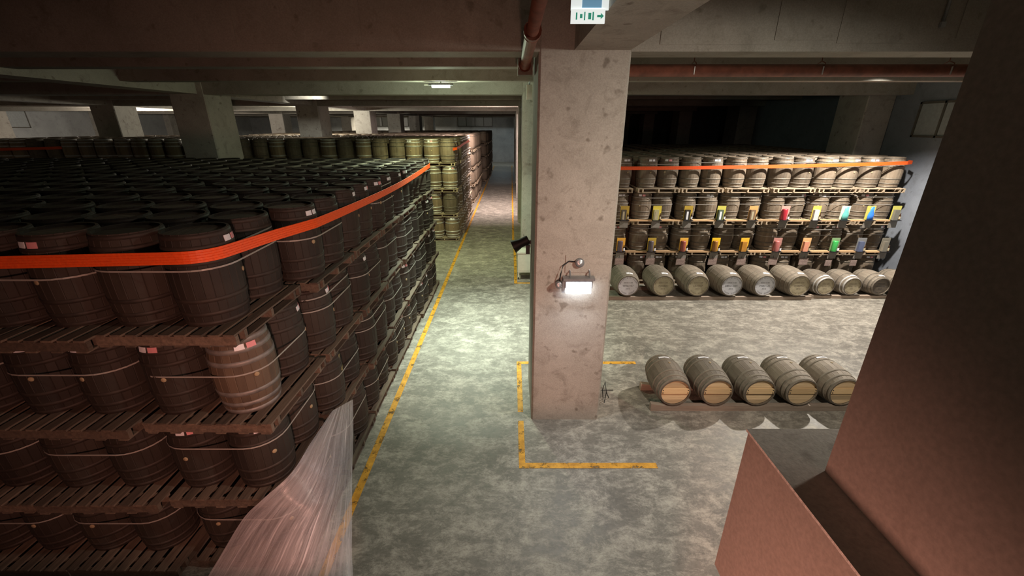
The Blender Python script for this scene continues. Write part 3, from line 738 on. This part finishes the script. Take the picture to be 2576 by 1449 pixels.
for i, x in enumerate([3.42, 4.4, 5.36, 6.37, 7.28, 8.28, 9.25, 10.05, 10.85]):
    small = i > 6; wd = .14 if not small else .1
    t = thing('plaque', 'small brown text plaque hung above the lying casks, %s from the column' % ORD[i], 'plaque', (x, 12.62, .76 if not small else .73), None, 'plaques above the lying casks')
    MB().box((-wd, 0, 0), (wd, .012, .22 if not small else .19)).build('board', 'plaque', t)
    mb = MB()
    for k in range(4):
        xx = -wd*.8
        while xx < wd*.75:
            ww = random.uniform(.02, .06); mb.box((xx, -.002, .17-k*.042), (min(xx+ww, wd*.8), .001, .182-k*.042)); xx += ww+.015
    mb.build('lettering', 'plaque_t', t)
    MB().tube([(0, .006, .22), (0, .03, .34)], .004, 6).build('hook', 'black', t)

# ------------------------------------------------------------------ lamps
# floodlight on the column face
t = thing('floodlight', 'lit floodlight with grey casing on the front of the big column', 'lamp', (1.03, 6.09, 2.6))
MB().box((-.21, -.16, -.02), (.21, -.05, .1)).box((-.24, -.17, .1), (.24, -.03, .135)).build('casing', 'steel', t)
MB().box((-.19, -.166, -.105), (.19, -.1, .075)).build('lens', 'glowW', t)
MB().box((-.25, -.15, -.1), (-.21, -.05, .09)).build('end_cap', 'steel', t)
MB().tube([(-.13, -.1, .13), (-.13, -.05, .2), (-.13, 0, .22)], .013, 8).build('bracket_arm', 'steel', t)
MB().tube([(.17, -.1, .13), (.17, -.05, .2), (.17, 0, .22)], .013, 8).build('bracket_arm', 'steel', t)
MB().box((-.2, -.012, .18), (.17, 0, .46)).build('mounting_plate', 'col', t)
MB().lathe([(.07, 0), (.07, .05), (.05, .065), (.0, .067)], 20, mx=Matrix.Translation((.01, -.012, .35)) @ Matrix.Rotation(PI/2, 4, 'X')).build('junction_box', 'steel', t)
MB().tube([(-.05, -.03, .36), (-.15, -.03, .37), (-.24, -.04, .3), (-.27, -.06, .18), (-.29, -.09, .06)], .009, 8).build('cable', 'black', t)
MB().lathe([(.055, 0), (.055, .06), (.04, .07), (.0, .071)], 18, mx=Matrix.Translation((-.3, -.08, .02)) @ Matrix.Rotation(PI/2, 4, 'X')).build('cable_gland', 'steel', t)
L = light('floodlight_beam', 'AREA', (1.03, 5.9, 2.58), (1.0, 3.4, .4), 42, (.86, .93, 1), shape='RECTANGLE', size=.36, size_y=.16)
# ceiling tube fixtures
def tube_lamp(x, y, z, label, power, col, mat='glowG', kind_='POINT'):
    t = thing('ceiling_lamp', label, 'lamp', (x, y, z))
    MB().box((-.3, -.09, 0), (.3, .09, .05)).build('housing', 'steel', t)
    MB().box((-.22, -.075, -.05), (.22, .075, 0)).build('diffuser', mat, t)
    MB().box((-.42, -.02, .005), (-.3, .02, .03)).build('side_arm', 'cart', t)
    MB().tube([(0, 0, .05), (0, 0, 5.92-z if z < 5.9 else ZC-z)], .015, 6).build('hanger_rod', 'steel', t)
    if kind_ == 'POINT':
        light('ceiling_lamp_glow', 'POINT', (x, y, z-.16), (x, y, 0), power*.22, col, shadow_soft_size=.1)
        light('ceiling_lamp_beam', 'SPOT', (x, y, z-.16), (x, y, 0), power, col, shadow_soft_size=.1, spot_size=R(124), spot_blend=.6)
tube_lamp(-1.77, 11.65, 5.83, 'lit white lamp hanging under a beam over the aisle', 680, (.82, 1, .70))

# black spotlight on the column's aisle face
t = thing('spotlight', 'black flared spotlight clamped to the big column over the aisle', 'lamp', (.355, 7.25, 2.9))
ax = Vector((-.9, -.15, -.42)).normalized(); q = ax.to_track_quat('Z', 'Y').to_matrix().to_4x4()
MB().lathe([(.0, 0), (.075, .001), (.08, .02), (.08, .16), (.12, .3), (.12, .305), (.1, .3), (.06, .17), (.0, .168)], 20, mx=Matrix.Translation((-.05, 0, .1)) @ q, cap=False).build('hood', 'black', t)
MB().box((-.09, -.04, -.16), (-.02, .04, .0)).build('ballast_box', 'black', t)
MB().box((-.06, -.02, .02), (0, .02, .08)).build('clamp', 'black', t)
MB().tube([(-.1, .0, .08), (-.13, 0, .02), (-.06, 0, -.03)], .012, 8).build('yoke', 'black', t)
# junction box by the second column
t = thing('junction_box', 'pale box hanging from a beam left of the big column', 'box', (.46, 11.62, 5.5))
MB().box((-.07, -.05, 0), (.07, .05, .34)).build('box_body', 'cart', t); MB().box((-.05, -.055, .05), (.05, -.05, .3)).build('cover_plate', 'cart', t)
MB().tube([(0, 0, .34), (0, 0, .42)], .02, 8).build('conduit_stub', 'steel', t)
# exit sign under the beam near the camera, with its reflected double
t = thing('exit_sign', 'lit white sign with green marks, doubled by reflection, hanging beside the beam above the column', 'sign', (.64, 4.0, 5.68))
MB().box((-.15, 0, 0), (.13, .02, .1)).build('sign_panel', 'sign', t)
MB().box((-.15, .022, .1), (.16, .04, .2)).build('sign_panel', 'sign', t)
p2 = MB().box((-.05, .03, .2), (.2, .05, .32)).build('sign_panel', 'sign', t)  # offset copy of the sign, modelling its reflection in the glass
def sign_marks(dx, y, z):
    mb = MB()
    for k, (w_, h_) in enumerate(((.012, .05), (.02, .03), (.01, .06), (.024, .045), (.012, .06))): mb.box((dx-.09+k*.034, y-.002, z-h_/2), (dx-.09+k*.034+w_, y, z+h_/2))
    mb.build('green_marking', 'signg', t)
    mb = MB(); q = [(.085, -.008), (.115, -.008), (.115, -.022), (.14, 0), (.115, .022), (.115, .008), (.085, .008)]
    mb.prism([(x+dx, z_) for x, z_ in q], 0, .002, 0, Matrix(((1, 0, 0, 0), (0, 0, 1, y-.002), (0, 1, 0, z), (0, 0, 0, 1)))); mb.build('arrow_marking', 'signg', t)
sign_marks(-.02, 0, .052); sign_marks(.04, .03, .26)
MB().box((-.06, .018, .115), (.1, .022, .185)).build('blue_marking', 'signb', t)
MB().box((.0, .02, .3), (.02, .03, .82)).build('hanger', 'steel', t)

# ------------------------------------------------------------------ pipes
t = thing('pipe', 'rust red pipe running overhead past the column\'s aisle side', 'pipe', (.2, 0, 5.72))
MB().tube([(0, -3.5, 0), (0, 4.55, 0)], .057, 16).build('pipe_run', 'rust', t)
MB().tube([(0, 4.6, 0), (0, 7.0, 0)], .07, 16).build('pipe_run', 'rust', t)
MB().tube([(0, 4.48, 0), (0, 4.62, 0)], .085, 16).build('coupling', 'rust', t)
MB().tube([(0, 6.9, 0), (0, 7.1, 0)], .09, 16).build('elbow', 'rust', t)
MB().box((-.1, 6.98, -.12), (.12, 7.2, .1)).build('bracket', 'hoopM', t)
t = thing('pipe', 'rust red pipe crossing under the beams right of the column', 'pipe', (1.56, 7.75, 5.74))
MB().tube([(-1.2, 0, 0), (XR-1.6, 0, 0)], .095, 16).build('pipe_run', 'rust', t)
for x in (1.45, 3.55, 5.65, 7.75, 9.8):
    MB().tube([(x, -.1, -.02), (x, -.1, .1), (x, 0, .14), (x, .1, .1), (x, .1, -.02)], .008, 6).tube([(x, 0, .14), (x, 0, .76)], .007, 6).build('hanger', 'rust', t)
    MB().box((x-.025, -.112, -.07), (x-.01, -.098, .05)).build('hanger_tag', 'hoopL', t)
# conduits on the beam face, upper right
t = thing('conduit', 'thin grey conduit dropping down the beam face at upper right', 'conduit', (5.4, 6.07, 6.1)); MB().tube([(0, 0, .4), (0, 0, -.02)], .018, 8).build('conduit_run', 'steel', t); MB().box((-.03, -.02, -.06), (.03, .01, .0)).build('conduit_end', 'steel', t)

# ------------------------------------------------------------------ cart by the second column, wire stand
t = thing('cart', 'cream wheeled cart standing by the second column in the aisle', 'cart', (.58, 13.6, 0))
MB().box((-.36, -.28, .26), (.36, .28, .93)).build('cabinet', 'cart', t); MB().box((-.38, -.3, .93), (.38, .3, .97)).build('top', 'cart', t)
MB().box((-.33, -.285, .32), (.33, -.28, .88)).build('door', 'cart', t)
for sx in (-1, 1):
    for sy in (-1, 1):
        l = MB().box((sx*.33-.02, sy*.25-.02, .08), (sx*.33+.02, sy*.25+.02, .26)).build('leg', 'cart', t)
        MB().lathe([(.045, -.015), (.05, 0), (.045, .015)], 14, mx=Matrix.Translation((sx*.33, sy*.25, .05)) @ Matrix.Rotation(PI/2, 4, 'Y')).build('castor', 'black', l)
t = thing('wire_stand', 'small bent wire stand against the big column\'s foot', 'stand', (1.76, 6.62, 0))
MB().tube([(0, -.05, 0), (.03, -.02, .22), (.0, .02, .42), (-.03, .05, .22), (0, .05, 0)], .008, 6).build('wire_loop', 'black', t)
MB().tube([(-.06, 0, .25), (.16, 0, .25)], .008, 6).build('cross_wire', 'black', t)
MB().tube([(.03, -.02, .22), (.12, .1, .0)], .008, 6).build('strut', 'black', t)

# ------------------------------------------------------------------ stretch film round the left stack's near corner
def film():
    Lp = [(-2.40, 4.62, 1.33), (-2.37, 3.95, 1.40), (-2.40, 3.52, 1.36), (-2.62, 3.30, 1.22), (-2.85, 3.24, 1.0), (-3.15, 3.12, .55), (-3.5, 2.95, .01)]
    Rp = [(-2.385, 5.25, 1.05), (-2.28, 4.9, .87), (-2.19, 4.56, .70), (-2.10, 4.2, .52), (-2.0, 3.85, .34), (-1.9, 3.5, .17), (-1.80, 3.2, .01)]
    def cur(P, v):
        f = v*(len(P)-1); i = min(int(f), len(P)-2); u = f-i; p0 = Vector(P[max(i-1, 0)]); p1 = Vector(P[i]); p2 = Vector(P[i+1]); p3 = Vector(P[min(i+2, len(P)-1)])
        return .5*((2*p1)+(p2-p0)*u+(2*p0-5*p1+4*p2-p3)*u*u+(3*p1-p0-3*p2+p3)*u**3)
    NU, NV = 120, 60; mb = MB(); vs = []; uv = []
    rs = random.Random(3); ph = [(rs.uniform(6, 60), rs.uniform(0, 6), rs.uniform(-2.5, 2.5)) for _ in range(14)]
    for j in range(NV+1):
        v = j/NV; a = cur(Lp, v); b = cur(Rp, v)
        for i in range(NU+1):
            u = i/NU; p = a.lerp(b, u); bl = math.sin(PI*u)*min(1, v*2.2)*(.42 if v < .75 else .42-.5*(v-.75))
            p = p+Vector((.55, -.75, .0))*bl
            wv = sum(math.sin(fr*u+p0+sk*v*3)*(3.0/fr) for fr, p0, sk in ph)/14
            p = p+Vector((.5, -.6, .35))*wv*.045*min(1, v*3+.15)
            if p.z < .01: p.z = .01
            vs.append(p); uv.append((u, v))
    fs = [(j*(NU+1)+i, j*(NU+1)+i+1, (j+1)*(NU+1)+i+1, (j+1)*(NU+1)+i) for j in range(NV) for i in range(NU)]
    mb.add(vs, fs, 0, True); mb.uv = uv
    tag(mb.build('stretch_film', 'film'), 'torn clear stretch film draped from the left stack\'s near corner to the floor', 'film')
film()
